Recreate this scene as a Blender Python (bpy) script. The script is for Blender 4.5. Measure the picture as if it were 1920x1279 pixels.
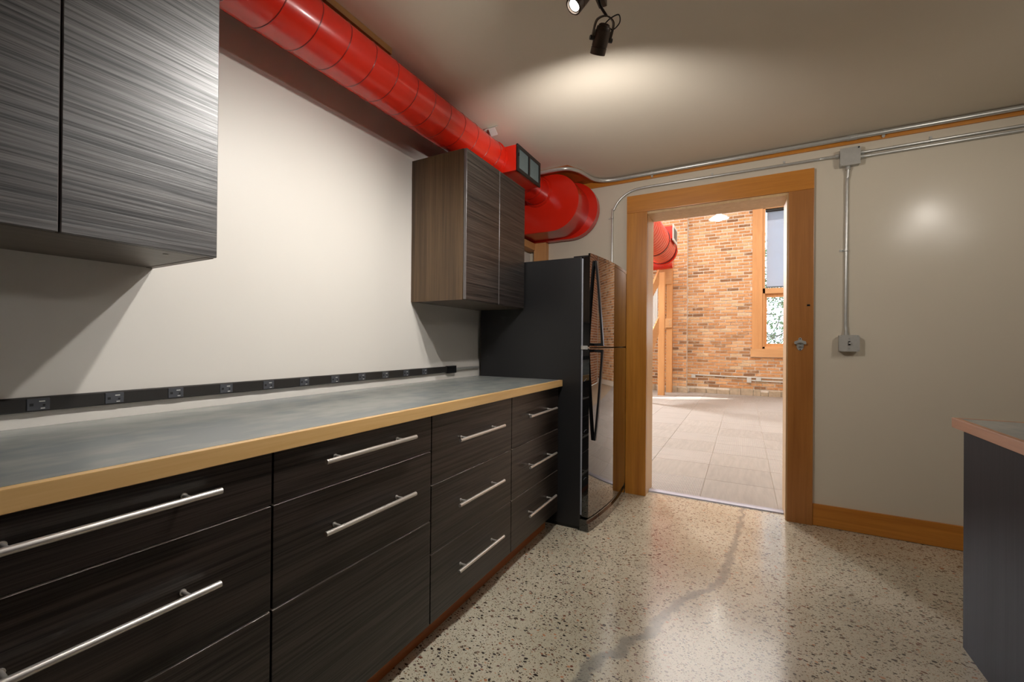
import bpy, bmesh, math, random
from mathutils import Vector, Matrix
random.seed(7)
for o in list(bpy.data.objects): bpy.data.objects.remove(o, do_unlink=True)
SC = bpy.context.scene
COL = SC.collection
PI = math.pi

# ------------------------------------------------------------------ camera
cam_d = bpy.data.cameras.new('camera'); cam = bpy.data.objects.new('camera', cam_d); COL.objects.link(cam)
yaw, pit, rol = 0.4984, 0.0038, 0.0082
cam_d.sensor_width = 36; cam_d.sensor_fit = 'HORIZONTAL'; cam_d.lens = 797.6 * 36 / 1920
cam_d.clip_start = 0.02; cam_d.clip_end = 200
fw = Vector((-math.sin(yaw)*math.cos(pit), math.cos(yaw)*math.cos(pit), math.sin(pit)))
rt = Vector((math.cos(yaw), math.sin(yaw), 0)); up = rt.cross(fw)
r2 = math.cos(rol)*rt + math.sin(rol)*up; u2 = -math.sin(rol)*rt + math.cos(rol)*up
m = Matrix((r2, u2, -fw)).transposed().to_4x4(); m.translation = Vector((1.6307, 0, 1.1448))
cam.matrix_world = m
SC.camera = cam

# ------------------------------------------------------------------ view, world, large lights
SC.view_settings.view_transform = 'Standard'; SC.view_settings.look = 'None'
SC.view_settings.gamma = 1; SC.view_settings.use_curve_mapping = False
SC.view_settings.exposure = 0.0
W = bpy.data.worlds.new('sky'); SC.world = W; W.use_nodes = True
wb = W.node_tree.nodes['Background']
wb.inputs[0].default_value = (0.72, 0.86, 1.0, 1); wb.inputs[1].default_value = 6.0

def light(name, kind, loc, energy, color=(1, 1, 1), aim=None, size=0.03, spot=None, blend=0.3, sy=None):
    d = bpy.data.lights.new(name, kind); o = bpy.data.objects.new(name, d); COL.objects.link(o)
    o.location = loc; d.energy = energy; d.color = color
    if kind == 'AREA':
        d.size = size
        if sy: d.shape = 'RECTANGLE'; d.size_y = sy
    else: d.shadow_soft_size = size
    if kind == 'SPOT': d.spot_size = math.radians(spot); d.spot_blend = blend
    if aim is not None:
        o.rotation_euler = (Vector(aim) - Vector(loc)).to_track_quat('-Z', 'Y').to_euler()
    return o
WARM = (1.0, 0.90, 0.78)
# track heads over the kitchen aisle (the two left ones light the cabinets) and over the right side of the room
light('track_beam_a', 'SPOT', (1.105, 1.365, 2.285), 50, (1, .97, .925), aim=(0.15, 1.25, 0.75), size=0.022, spot=110, blend=1.0)
light('track_beam_b', 'SPOT', (1.16, 1.06, 2.29), 50, (1, .97, .925), aim=(0.15, 1.0, 0.75), size=0.022, spot=118, blend=1.0)
light('track_beam_c', 'SPOT', (1.10, 1.60, 2.06), 31, (1, .95, .90), aim=(0.72, 3.2, 1.7), size=0.022, spot=146, blend=0.6)
for p in ((1.10, 1.36, 2.29), (1.155, 1.06, 2.295)):
    light('lamp_spill', 'SPOT', p, 6, (1, .95, .88), aim=(0.2, p[1]-0.1, 1.85), size=0.018, spot=118, blend=1.0)
for x, y, z, e in ((2.90, 2.05, 2.22, 6), (3.05, 1.75, 2.22, 6), (3.0, 1.35, 2.22, 6), (3.38, 1.05, 2.22, 6)):
    light('side_beam', 'SPOT', (x, y, z), e, (1, .97, .95), aim=(0.3, 0.2+0.25*y, 1.75), size=0.03, spot=75, blend=0.9)
    light('side_spill', 'SPOT', (x, y, z), 7.5, (1, .93, .84), aim=(x-0.55, 3.3, 1.15), size=0.03, spot=125, blend=0.8)
# added unseen area lights brightening the room beyond (left side, and over the carpet)
light('hall_side_fill', 'AREA', (-1.7, 9.3, 2.9), 260, (0.95, 0.97, 1.0), aim=(1.9, 2.9, 0.3), size=0.6, sy=0.6)
light('hall_top_fill', 'AREA', (1.2, 7.2, 4.75), 320, (1.0, 0.97, 0.92), aim=(1.2, 7.25, 0), size=4.5, sy=5.5)

su = light('sun', 'SUN', (10, 14, 9), 12, (1, .97, .92), aim=(10-1.42, 14-1.0, 9-1.25), size=0.01); su.data.angle = 0.009

# ------------------------------------------------------------------ material helpers
def new_mat(name):
    m = bpy.data.materials.new(name); m.use_nodes = True
    nt = m.node_tree; b = nt.nodes['Principled BSDF']
    return m, nt, b
def N(nt, t, **kw):
    n = nt.nodes.new(t)
    for k, v in kw.items():
        if k.startswith('_'): n.inputs[k[1:].replace('_', ' ')].default_value = v
        else: setattr(n, k, v)
    return n
def srgb(r, g, b):
    f = lambda c: ((c/255)/12.92) if c/255 <= 0.04045 else ((c/255+0.055)/1.055)**2.4
    return (f(r), f(g), f(b), 1)
def mix(nt, a, b, fac, blend='MIX'):
    n = nt.nodes.new('ShaderNodeMix'); n.data_type = 'RGBA'; n.blend_type = blend
    for s, v in ((0, fac), (6, a), (7, b)):
        if hasattr(v, 'is_linked') or hasattr(v, 'links'): nt.links.new(v, n.inputs[s])
        else: n.inputs[s].default_value = v
    return n.outputs[2]
def math_n(nt, op, a, b=None, clamp=False):
    n = nt.nodes.new('ShaderNodeMath'); n.operation = op; n.use_clamp = clamp
    for i, v in ((0, a), (1, b)):
        if v is None: continue
        if hasattr(v, 'links'): nt.links.new(v, n.inputs[i])
        else: n.inputs[i].default_value = v
    return n.outputs[0]
def ramp(nt, fac, stops):
    r = nt.nodes.new('ShaderNodeValToRGB'); nt.links.new(fac, r.inputs[0])
    e = r.color_ramp.elements
    while len(e) < len(stops): e.new(0.5)
    for i, (p, c) in enumerate(stops):
        e[i].position = p; e[i].color = c if len(c) == 4 else (*c, 1)
    return r.outputs[0]
def pos(nt, scale=(1, 1, 1), obj=False, rot=(0, 0, 0)):
    if obj: src = N(nt, 'ShaderNodeTexCoord').outputs['Object']
    else: src = N(nt, 'ShaderNodeNewGeometry').outputs['Position']
    mp = nt.nodes.new('ShaderNodeMapping'); mp.inputs['Scale'].default_value = scale; mp.inputs['Rotation'].default_value = rot
    nt.links.new(src, mp.inputs[0]); return mp.outputs[0]
def noise(nt, vec, scale, detail=3, rough=0.5, dist=0.0):
    n = N(nt, 'ShaderNodeTexNoise'); n.inputs['Scale'].default_value = scale; n.inputs['Detail'].default_value = detail
    n.inputs['Roughness'].default_value = rough; n.inputs['Distortion'].default_value = dist
    nt.links.new(vec, n.inputs['Vector']); return n.outputs[0]
def bump(nt, b, h, strength, dist=0.002):
    n = N(nt, 'ShaderNodeBump'); n.inputs['Strength'].default_value = strength; n.inputs['Distance'].default_value = dist
    nt.links.new(h, n.inputs['Height']); nt.links.new(n.outputs[0], b.inputs['Normal'])

def plain(name, col, rough=0.5, metal=0.0, spec=0.5, coat=0.0, nscale=40, namt=0.06, bmp=0.0, coat_rough=0.05):
    m, nt, b = new_mat(name)
    v = pos(nt); n = noise(nt, v, nscale, 3)
    c = mix(nt, tuple(x*(1-namt) for x in col[:3])+(1,), tuple(min(1, x*(1+namt)) for x in col[:3])+(1,), n)
    nt.links.new(c, b.inputs['Base Color'])
    b.inputs['Roughness'].default_value = rough; b.inputs['Metallic'].default_value = metal
    b.inputs['Specular IOR Level'].default_value = spec; b.inputs['Coat Weight'].default_value = coat
    b.inputs['Coat Roughness'].default_value = coat_rough
    if bmp: bump(nt, b, noise(nt, v, nscale*6, 2), bmp, 0.001)
    return m

def wood(name, dark, light_, grain, rough=0.45, coat=0.15, spec=0.5, fine=1.0, wave=0.35, bmp=0.12, contrast=(0.3, 0.7), rings=True, rvar=0.0, svar=None):
    """grain: axis (0,1,2) the fibres run along"""
    m, nt, b = new_mat(name)
    s = [38*fine]*3; s[grain] = 1.3
    v = pos(nt, tuple(s))
    w = noise(nt, pos(nt, (1.5, 1.5, 1.5)), 1.0, 2)
    n1 = noise(nt, v, 1.0, 5, 0.62, wave)
    s2 = [150*fine]*3; s2[grain] = 5
    n2 = noise(nt, pos(nt, tuple(s2)), 1.0, 3, 0.6)
    s3 = [9*fine]*3; s3[grain] = 0.5
    n3 = noise(nt, pos(nt, tuple(s3)), 1.0, 3, 0.5, 1.2 if rings else 0.2)
    f = math_n(nt, 'ADD', math_n(nt, 'MULTIPLY', n1, 0.5), math_n(nt, 'ADD', math_n(nt, 'MULTIPLY', n2, 0.2), math_n(nt, 'MULTIPLY', n3, 0.3)))
    c = ramp(nt, f, [(contrast[0], dark), (contrast[1], light_)])
    nt.links.new(c, b.inputs['Base Color'])
    b.inputs['Roughness'].default_value = rough; b.inputs['Coat Weight'].default_value = coat; b.inputs['Coat Roughness'].default_value = 0.25
    b.inputs['Specular IOR Level'].default_value = spec
    if rvar:
        r = math_n(nt, 'ADD', math_n(nt, 'MULTIPLY', n1, rvar*2), rough-rvar)
        nt.links.new(r, b.inputs['Roughness'])
    if svar:
        g = math_n(nt, 'MULTIPLY', math_n(nt, 'SUBTRACT', math_n(nt, 'ADD', math_n(nt, 'MULTIPLY', n1, 0.5), math_n(nt, 'MULTIPLY', n2, 0.5)), 0.40), 5.0, clamp=True)
        nt.links.new(math_n(nt, 'ADD', math_n(nt, 'MULTIPLY', g, svar[1]-svar[0]), svar[0]), b.inputs['Specular IOR Level'])
        b.inputs['IOR'].default_value = 1.75
    if bmp: bump(nt, b, f, bmp, 0.002)
    return m

M = {}
M['wall'] = plain('wall_paint', srgb(223, 218, 210), 0.42, spec=0.35, nscale=3, namt=0.02, bmp=0.05)
M['wall_gloss'] = plain('whiteboard_paint', srgb(216, 206, 188), 0.22, spec=0.26, nscale=3, namt=0.02, bmp=0.03)
M['ceiling'] = plain('ceiling_paint', srgb(226, 216, 199), 0.7, spec=0.3, nscale=3, namt=0.02, bmp=0.08)
M['dark_h'] = wood('dark_laminate_horizontal', (0.003, 0.002, 0.0018, 1), (0.036, 0.024, 0.019, 1), 1, rough=0.42, coat=0.0, spec=0.9, fine=3.0, bmp=0.5, contrast=(0.42, 0.62), rings=False, svar=(0.38, 0.92))
M['dark_base'] = wood('dark_laminate_base_fronts', (0.0035, 0.0022, 0.0018, 1), (0.034, 0.022, 0.017, 1), 1, rough=0.40, coat=0.0, spec=0.8, fine=2.6, bmp=0.35, contrast=(0.42, 0.62), rings=False, svar=(0.28, 0.48))
M['dark_v'] = wood('dark_laminate_vertical', (0.005, 0.004, 0.005, 1), (0.016, 0.012, 0.016, 1), 2, rough=0.55, coat=0.0, spec=0.12, fine=1.3, bmp=0.2, contrast=(0.36, 0.66), rings=False)
M['brown_v'] = wood('brown_laminate_side', (0.03, 0.016, 0.007, 1), (0.155, 0.092, 0.044, 1), 2, rough=0.42, coat=0.0, spec=0.5, fine=1.5, bmp=0.2, contrast=(0.33, 0.68), rings=False)
M['brown_h'] = wood('brown_laminate_base', (0.07, 0.05, 0.036, 1), (0.17, 0.13, 0.10, 1), 1, rough=0.42, coat=0.0, spec=0.5, fine=1.2, bmp=0.1, rings=False)
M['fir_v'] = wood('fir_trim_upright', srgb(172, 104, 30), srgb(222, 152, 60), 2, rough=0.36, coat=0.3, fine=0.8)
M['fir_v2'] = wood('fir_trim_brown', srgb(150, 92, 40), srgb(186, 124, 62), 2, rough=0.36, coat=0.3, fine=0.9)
M['fir_x'] = wood('fir_trim_level', srgb(174, 102, 28), srgb(222, 150, 58), 0, rough=0.36, coat=0.3, fine=0.8)
M['fir_pale'] = wood('fir_jamb', srgb(196, 158, 108), srgb(226, 192, 144), 2, rough=0.45, coat=0.15, fine=0.8)
M['edge_y'] = wood('counter_edge_wood', srgb(210, 164, 98), srgb(240, 202, 144), 1, rough=0.4, coat=0.3, fine=0.8)
M['edge_r'] = wood('reddish_edge_wood', srgb(150, 96, 62), srgb(190, 132, 92), 1, rough=0.42, coat=0.2, fine=0.8)
M['kick'] = wood('red_oak', srgb(150, 74, 22), srgb(196, 112, 44), 1, rough=0.45, coat=0.2, fine=1.0)
M['plank'] = wood('ceiling_plank', srgb(110, 72, 34), srgb(160, 112, 56), 1, rough=0.6, coat=0.0, fine=0.8)
M['timber_v'] = wood('timber_upright', srgb(196, 138, 84), srgb(222, 168, 112), 2, rough=0.6, coat=0.0, fine=0.35)
M['timber_y'] = wood('timber_level', srgb(192, 136, 82), srgb(220, 168, 112), 1, rough=0.6, coat=0.0, fine=0.35)
M['timber_x'] = wood('timber_cross', srgb(198, 146, 96), srgb(226, 178, 126), 0, rough=0.6, coat=0.0, fine=0.35)
M['red'] = plain('red_enamel', (0.68, 0.020, 0.007, 1), 0.27, spec=0.5, coat=0.35, nscale=14, namt=0.05, coat_rough=0.12)
M['red2'] = plain('red_enamel_seam', (0.26, 0.008, 0.005, 1), 0.3, spec=0.5, coat=0.3, nscale=14, namt=0.05)
M['galv'] = plain('galvanised_steel', (0.60, 0.60, 0.57, 1), 0.30, metal=0.55, nscale=60, namt=0.12)
M['zinc'] = plain('zinc_box', (0.46, 0.45, 0.42, 1), 0.42, metal=0.2, nscale=70, namt=0.08, bmp=0.05)
M['steel'] = plain('brushed_nickel', (0.70, 0.66, 0.62, 1), 0.33, metal=0.75, nscale=200, namt=0.08)
M['door_edge'] = plain('door_edge_band', (0.12, 0.105, 0.10, 1), 0.32, spec=0.6, nscale=60, namt=0.06)
M['lit_edge'] = plain('painted_lit_edge', (0.62, 0.53, 0.48, 1), 0.35, spec=0.5, nscale=60, namt=0.06)  # pale colour standing in for light caught on the drawer fronts' top edges
M['black_gloss'] = plain('black_gloss_enamel', (0.006, 0.006, 0.0065, 1), 0.025, spec=1.0, coat=1.0, nscale=3, namt=0.02, coat_rough=0.01)
M['black_tex'] = plain('black_textured_case', (0.014, 0.014, 0.015, 1), 0.42, spec=0.5, nscale=6, namt=0.05, bmp=0.25)
M['black_matte'] = plain('black_plastic', (0.008, 0.008, 0.009, 1), 0.32, spec=0.5, nscale=20, namt=0.05)
M['gasket'] = plain('grey_gasket', (0.33, 0.34, 0.38, 1), 0.4, spec=0.5, nscale=90, namt=0.2)
M['strip'] = plain('outlet_strip_black', (0.022, 0.020, 0.018, 1), 0.4, spec=0.5, nscale=50, namt=0.1)
M['outlet'] = plain('outlet_grey', (0.065, 0.068, 0.078, 1), 0.4, spec=0.5, nscale=90, namt=0.08)
M['bronze'] = plain('bronze_lamp_body', (0.075, 0.052, 0.036, 1), 0.42, metal=0.5, nscale=80, namt=0.1)
M['louvre'] = plain('register_slat', (0.09, 0.115, 0.115, 1), 0.45, metal=0.3, nscale=60, namt=0.1)
M['white_metal'] = plain('white_painted_metal', (0.62, 0.62, 0.58, 1), 0.4, nscale=40, namt=0.05)
M['mortar'] = plain('mortar', srgb(232, 224, 212), 0.9, nscale=30, namt=0.18, bmp=0.4)
M['rubble'] = plain('rough_footing', srgb(186, 168, 144), 0.9, nscale=16, namt=0.35, bmp=0.8)
M['threshold'] = plain('aluminium_threshold', (0.34, 0.33, 0.37, 1), 0.5, metal=0.6, nscale=60, namt=0.05)
M['slot'] = plain('slot_black', (0.003, 0.003, 0.003, 1), 0.6, nscale=10, namt=0.02)

def counter_mat():
    m, nt, b = new_mat('slate_laminate')
    v = pos(nt, (1, 0.45, 1)); n = noise(nt, v, 5, 4, 0.5); n2 = noise(nt, pos(nt, (1, 0.5, 1)), 22, 2, 0.5)
    f = math_n(nt, 'ADD', math_n(nt, 'MULTIPLY', n, 0.65), math_n(nt, 'MULTIPLY', n2, 0.35))
    c = ramp(nt, f, [(0.40, (0.165, 0.19, 0.205)), (0.5, (0.23, 0.245, 0.24)), (0.60, (0.29, 0.30, 0.285))])
    nt.links.new(c, b.inputs['Base Color'])
    b.inputs['Roughness'].default_value = 0.27; b.inputs['Coat Weight'].default_value = 0.3; b.inputs['Coat Roughness'].default_value = 0.3
    b.inputs['Specular IOR Level'].default_value = 1.0
    return m
M['counter'] = counter_mat()

def floor_mat():
    m, nt, b = new_mat('polished_concrete')
    base = pos(nt)
    # warp for irregular stones
    wn = N(nt, 'ShaderNodeTexNoise'); wn.inputs['Scale'].default_value = 55; wn.inputs['Detail'].default_value = 1
    nt.links.new(base, wn.inputs['Vector'])
    vs = N(nt, 'ShaderNodeVectorMath', operation='SUBTRACT'); nt.links.new(wn.outputs['Color'], vs.inputs[0]); vs.inputs[1].default_value = (0.5, 0.5, 0.5)
    vm = N(nt, 'ShaderNodeVectorMath', operation='SCALE'); nt.links.new(vs.outputs[0], vm.inputs[0]); vm.inputs['Scale'].default_value = 0.010
    va = N(nt, 'ShaderNodeVectorMath', operation='ADD'); nt.links.new(base, va.inputs[0]); nt.links.new(vm.outputs[0], va.inputs[1])
    flat = N(nt, 'ShaderNodeVectorMath', operation='MULTIPLY'); nt.links.new(va.outputs[0], flat.inputs[0]); flat.inputs[1].default_value = (1, 1, 0)
    cloud = noise(nt, base, 2.2, 4, 0.6); fine = noise(nt, base, 150, 3, 0.7)
    c = ramp(nt, cloud, [(0.3, srgb(176, 168, 146)), (0.55, srgb(204, 196, 174)), (0.75, srgb(220, 212, 192))])
    c = mix(nt, c, mix(nt, srgb(140, 130, 110), srgb(236, 228, 210), fine), 0.35)
    def stones(c, scale, keep, rmax, cols, off, stretch=1.0):
        mp = N(nt, 'ShaderNodeMapping'); nt.links.new(flat.outputs[0], mp.inputs[0]); mp.inputs['Location'].default_value = (off, off*0.7, 0)
        mp.inputs['Rotation'].default_value = (0, 0, off*1.3); mp.inputs['Scale'].default_value = (1, stretch, 1)
        vo = N(nt, 'ShaderNodeTexVoronoi'); vo.voronoi_dimensions = '2D'; vo.inputs['Scale'].default_value = scale; vo.inputs['Randomness'].default_value = 0.85
        nt.links.new(mp.outputs[0], vo.inputs['Vector'])
        sep = N(nt, 'ShaderNodeSeparateColor'); nt.links.new(vo.outputs['Color'], sep.inputs[0])
        # radius from one random channel, presence from another, colour from the third
        rad = math_n(nt, 'MULTIPLY', sep.outputs[0], rmax)
        present = math_n(nt, 'LESS_THAN', sep.outputs[1], keep)
        d = math_n(nt, 'SUBTRACT', rad, vo.outputs['Distance'])
        inside = math_n(nt, 'MULTIPLY', math_n(nt, 'MULTIPLY', d, 18, clamp=True), present)
        col = ramp(nt, sep.outputs[2], cols)
        return mix(nt, c, col, inside)
    small = [(0.0, srgb(60, 50, 42)), (0.35, srgb(92, 78, 62)), (0.6, srgb(126, 108, 84)), (0.8, srgb(150, 120, 92)), (1.0, srgb(190, 178, 160))]
    big = [(0.0, srgb(46, 40, 38)), (0.3, srgb(74, 64, 58)), (0.5, srgb(112, 98, 82)), (0.66, srgb(120, 76, 58)), (0.8, srgb(96, 98, 100)), (0.93, srgb(190, 130, 92)), (1.0, srgb(196, 186, 168))]
    c = stones(c, 210, 0.36, 0.40, small, 3.1, 1.3)
    c = stones(c, 105, 0.55, 0.42, small, 1.7, 1.4)
    c = stones(c, 58, 0.42, 0.44, big, 0.4, 1.5)
    c = stones(c, 34, 0.16, 0.36, big, 2.2, 1.6)
    # filled crack wandering across the slab: x as a function of y
    sx = N(nt, 'ShaderNodeSeparateXYZ'); nt.links.new(base, sx.inputs[0])
    fc = N(nt, 'ShaderNodeFloatCurve')
    pts = [(0.9, 1.08), (1.37, 1.145), (1.50, 1.17), (1.58, 1.23), (1.66, 1.245), (1.74, 1.31), (1.87, 1.335), (2.08, 1.416), (2.30, 1.54), (2.61, 1.575), (2.93, 1.611), (3.42, 1.63)]
    cu = fc.mapping.curves[0]
    tx = lambda y: (y-0.9)/2.52
    tv = lambda x: (x-1.0)/0.8
    while len(cu.points) < len(pts): cu.points.new(0.5, 0.5)
    for p, (y, x) in zip(cu.points, pts): p.location = (tx(y), tv(x)); p.handle_type = 'AUTO'
    fc.mapping.update()
    wob = math_n(nt, 'MULTIPLY', math_n(nt, 'SUBTRACT', noise(nt, base, 14, 4, 0.6), 0.5), 0.09)
    nt.links.new(math_n(nt, 'MULTIPLY', math_n(nt, 'SUBTRACT', sx.outputs[1], 0.9), 1/2.52), fc.inputs['Value'])
    cx = math_n(nt, 'ADD', math_n(nt, 'MULTIPLY', fc.outputs[0], 0.8), 1.0)
    dist = math_n(nt, 'ABSOLUTE', math_n(nt, 'SUBTRACT', math_n(nt, 'ADD', sx.outputs[0], wob), cx))
    wid = math_n(nt, 'SUBTRACT', 0.034, math_n(nt, 'MULTIPLY', math_n(nt, 'SUBTRACT', sx.outputs[1], 1.4), 0.007))
    band = math_n(nt, 'MULTIPLY', math_n(nt, 'SUBTRACT', wid, dist), 60, clamp=True)
    inr = math_n(nt, 'MULTIPLY', math_n(nt, 'MULTIPLY', math_n(nt, 'GREATER_THAN', sx.outputs[1], 0.6), math_n(nt, 'LESS_THAN', sx.outputs[1], 3.42)), band)
    c = mix(nt, c, mix(nt, srgb(104, 104, 100), srgb(138, 138, 132), fine), math_n(nt, 'MULTIPLY', inr, 0.72))
    sp = math_n(nt, 'MULTIPLY', math_n(nt, 'SUBTRACT', noise(nt, base, 5.5, 2, 0.4), 0.64), 6, clamp=True)
    c = mix(nt, c, srgb(132, 126, 112), math_n(nt, 'MULTIPLY', sp, 0.5))
    nt.links.new(c, b.inputs['Base Color'])
    nt.links.new(math_n(nt, 'ADD', math_n(nt, 'MULTIPLY', cloud, 0.16), 0.13), b.inputs['Roughness'])
    b.inputs['Specular IOR Level'].default_value = 0.5
    b.inputs['Coat Weight'].default_value = 0.6; b.inputs['Coat Roughness'].default_value = 0.14
    bump(nt, b, noise(nt, base, 7, 3), 0.04, 0.01)
    return m
M['floor'] = floor_mat()

def carpet_mat():
    m, nt, b = new_mat('ribbed_carpet')
    v = pos(nt, obj=True)
    w = N(nt, 'ShaderNodeTexWave'); w.inputs['Scale'].default_value = 26; w.inputs['Distortion'].default_value = 1.2; w.inputs['Detail'].default_value = 2
    w.inputs['Detail Scale'].default_value = 0.6
    nt.links.new(v, w.inputs['Vector'])
    st = noise(nt, pos(nt, (1.0, 9, 1), obj=True), 3.0, 3)
    oi = N(nt, 'ShaderNodeObjectInfo')
    c = ramp(nt, math_n(nt, 'ADD', math_n(nt, 'MULTIPLY', w.outputs[1], 0.45), math_n(nt, 'MULTIPLY', st, 0.6)), [(0.25, srgb(128, 120, 112)), (0.75, srgb(172, 163, 153))])
    c = mix(nt, c, mix(nt, srgb(120, 112, 104), srgb(190, 182, 172), oi.outputs['Random']), 0.12)
    nt.links.new(c, b.inputs['Base Color']); b.inputs['Roughness'].default_value = 0.75
    b.inputs['Sheen Weight'].default_value = 0.3
    bump(nt, b, w.outputs[1], 0.5, 0.003); return m
M['carpet'] = carpet_mat()

def brick_mat(name, attr):
    m, nt, b = new_mat(name)
    if attr: r = N(nt, 'ShaderNodeAttribute', attribute_name='shade').outputs['Fac']
    else: r = N(nt, 'ShaderNodeObjectInfo').outputs['Random']
    c = ramp(nt, r, [(0.0, srgb(136, 100, 70)), (0.08, srgb(166, 122, 82)), (0.22, srgb(202, 146, 96)), (0.6, srgb(216, 160, 108)), (0.85, srgb(226, 180, 132)), (1.0, srgb(222, 192, 152))])
    v = pos(nt); n = noise(nt, v, 38, 4, 0.65)
    c = mix(nt, c, srgb(112, 74, 50), math_n(nt, 'MULTIPLY', math_n(nt, 'SUBTRACT', n, 0.5), 2.2, clamp=True))
    n2 = noise(nt, v, 12, 3)
    c = mix(nt, c, srgb(222, 204, 178), math_n(nt, 'MULTIPLY', math_n(nt, 'SUBTRACT', n2, 0.56), 3.0, clamp=True))
    nt.links.new(c, b.inputs['Base Color']); b.inputs['Roughness'].default_value = 0.85
    bump(nt, b, n, 0.5, 0.006); return m
M['brick'] = brick_mat('brick', False); M['brick_s'] = brick_mat('brick_stuff', True)

def brick_wall_mat():
    m, nt, b = new_mat('side_brick_wall')
    g = N(nt, 'ShaderNodeNewGeometry'); sx = N(nt, 'ShaderNodeSeparateXYZ'); nt.links.new(g.outputs['Position'], sx.inputs[0])
    cb = N(nt, 'ShaderNodeCombineXYZ'); nt.links.new(sx.outputs[1], cb.inputs[0]); nt.links.new(sx.outputs[2], cb.inputs[1])
    br = N(nt, 'ShaderNodeTexBrick'); nt.links.new(cb.outputs[0], br.inputs['Vector'])
    for k, v in (('Color1', srgb(206, 138, 90)), ('Color2', srgb(150, 98, 66)), ('Mortar', srgb(226, 216, 202)), ('Scale', 1.0), ('Mortar Size', 0.009), ('Brick Width', 0.236), ('Row Height', 0.072)): br.inputs[k].default_value = v
    nt.links.new(br.outputs[0], b.inputs['Base Color']); b.inputs['Roughness'].default_value = 0.85; return m
M['brick_wall'] = brick_wall_mat()
def glass_mat(name, col=(1, 1, 1), rough=0.0):
    m, nt, b = new_mat(name); nt.nodes.remove(b)
    out = nt.nodes['Material Output']
    t = N(nt, 'ShaderNodeBsdfTransparent'); t.inputs[0].default_value = (*col, 1)
    g = N(nt, 'ShaderNodeBsdfGlossy'); g.inputs['Roughness'].default_value = 0.02
    mx = N(nt, 'ShaderNodeMixShader'); mx.inputs[0].default_value = 0.06; nt.links.new(t.outputs[0], mx.inputs[1]); nt.links.new(g.outputs[0], mx.inputs[2])
    nt.links.new(mx.outputs[0], out.inputs[0]); return m
M['glass'] = glass_mat('window_glass', (0.96, 0.98, 1.0))
def shade_mat():
    m, nt, b = new_mat('solar_shade'); out = nt.nodes['Material Output']
    v = pos(nt); n = noise(nt, v, 3, 4)
    d = N(nt, 'ShaderNodeBsdfDiffuse'); nt.links.new(mix(nt, srgb(120, 122, 134), srgb(150, 152, 158), n), d.inputs[0])
    tl = N(nt, 'ShaderNodeBsdfTranslucent'); tl.inputs[0].default_value = (0.40, 0.39, 0.41, 1)
    tr = N(nt, 'ShaderNodeBsdfTransparent'); tr.inputs[0].default_value = (0.9, 0.93, 1, 1)
    a = N(nt, 'ShaderNodeMixShader'); a.inputs[0].default_value = 0.8; nt.links.new(d.outputs[0], a.inputs[1]); nt.links.new(tl.outputs[0], a.inputs[2])
    c = N(nt, 'ShaderNodeMixShader'); c.inputs[0].default_value = 0.09; nt.links.new(a.outputs[0], c.inputs[1]); nt.links.new(tr.outputs[0], c.inputs[2])
    nt.links.new(c.outputs[0], out.inputs[0]); return m
M['shade'] = shade_mat()
def emit(name, col, s):
    m, nt, b = new_mat(name); b.inputs['Base Color'].default_value = (0.9, 0.9, 0.9, 1)
    n = noise(nt, pos(nt), 20, 1)
    nt.links.new(mix(nt, (*col, 1), (*[min(1, c*1.02) for c in col], 1), n), b.inputs['Emission Color']); b.inputs['Emission Strength'].default_value = s
    return m
M['bulb'] = emit('lamp_lens', (1, 0.97, 0.92), 14)
M['pend'] = emit('pendant_bulb', (1, 0.95, 0.86), 40)
M['leaf'] = plain('leaf', (0.05, 0.10, 0.03, 1), 0.6, nscale=3, namt=0.5)
M['bark'] = plain('bark', (0.07, 0.06, 0.05, 1), 0.9, nscale=20, namt=0.3, bmp=0.4)
M['ground'] = plain('outside_ground', srgb(168, 160, 140), 0.9, nscale=1, namt=0.2)

# ------------------------------------------------------------------ geometry helpers
def tag(o, label=None, cat=None, group=None, kind=None):
    if label: o['label'] = label
    if cat: o['category'] = cat
    if group: o['group'] = group
    if kind: o['kind'] = kind
    return o
def empty(name, loc, label=None, cat=None, group=None, kind=None):
    o = bpy.data.objects.new(name, None); COL.objects.link(o); o.location = loc; o.empty_display_size = 0.05
    return tag(o, label, cat, group, kind)
def obj(name, bm, mats, parent=None, smooth=None):
    me = bpy.data.meshes.new(name); bmesh.ops.recalc_face_normals(bm, faces=bm.faces); bm.to_mesh(me); bm.free()
    for mm in (mats if isinstance(mats, (list, tuple)) else [mats]): me.materials.append(mm)
    o = bpy.data.objects.new(name, me); COL.objects.link(o)
    if parent:
        o.parent = parent
        p = world(parent); o.matrix_parent_inverse = Matrix.Identity(4)
        # geometry is given in world coordinates: shift it to the parent's origin
        me.transform(Matrix.Translation(-p))
    if smooth is not None:
        for f in me.polygons: f.use_smooth = True
        me.set_sharp_from_angle(angle=math.radians(smooth))
    return o
def world(o):
    v = Vector((0, 0, 0))
    while o: v += o.location; o = o.parent
    return v
def BM(): return bmesh.new()
def box(bm, a, b, bev=0.0, mi=0, seg=2, rot=None):
    a, b = Vector(a), Vector(b); c = (a+b)/2; s = b-a
    r = bmesh.ops.create_cube(bm, size=1)
    vs = r['verts']
    for v in vs: v.co = Vector((v.co.x*s.x, v.co.y*s.y, v.co.z*s.z))
    fs = set(f for v in vs for f in v.link_faces)
    if bev:
        es = list(set(e for v in vs for e in v.link_edges))
        r = bmesh.ops.bevel(bm, geom=es, offset=bev, segments=seg, affect='EDGES', profile=0.7)
        vs = list(set(v for f in r['faces'] for v in f.verts) | set(v for v in vs if v.is_valid)); fs = set(f for v in vs for f in v.link_faces)
    for v in vs:
        if rot: v.co = rot @ v.co
        v.co += c
    for f in fs: f.material_index = mi
    return vs
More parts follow.
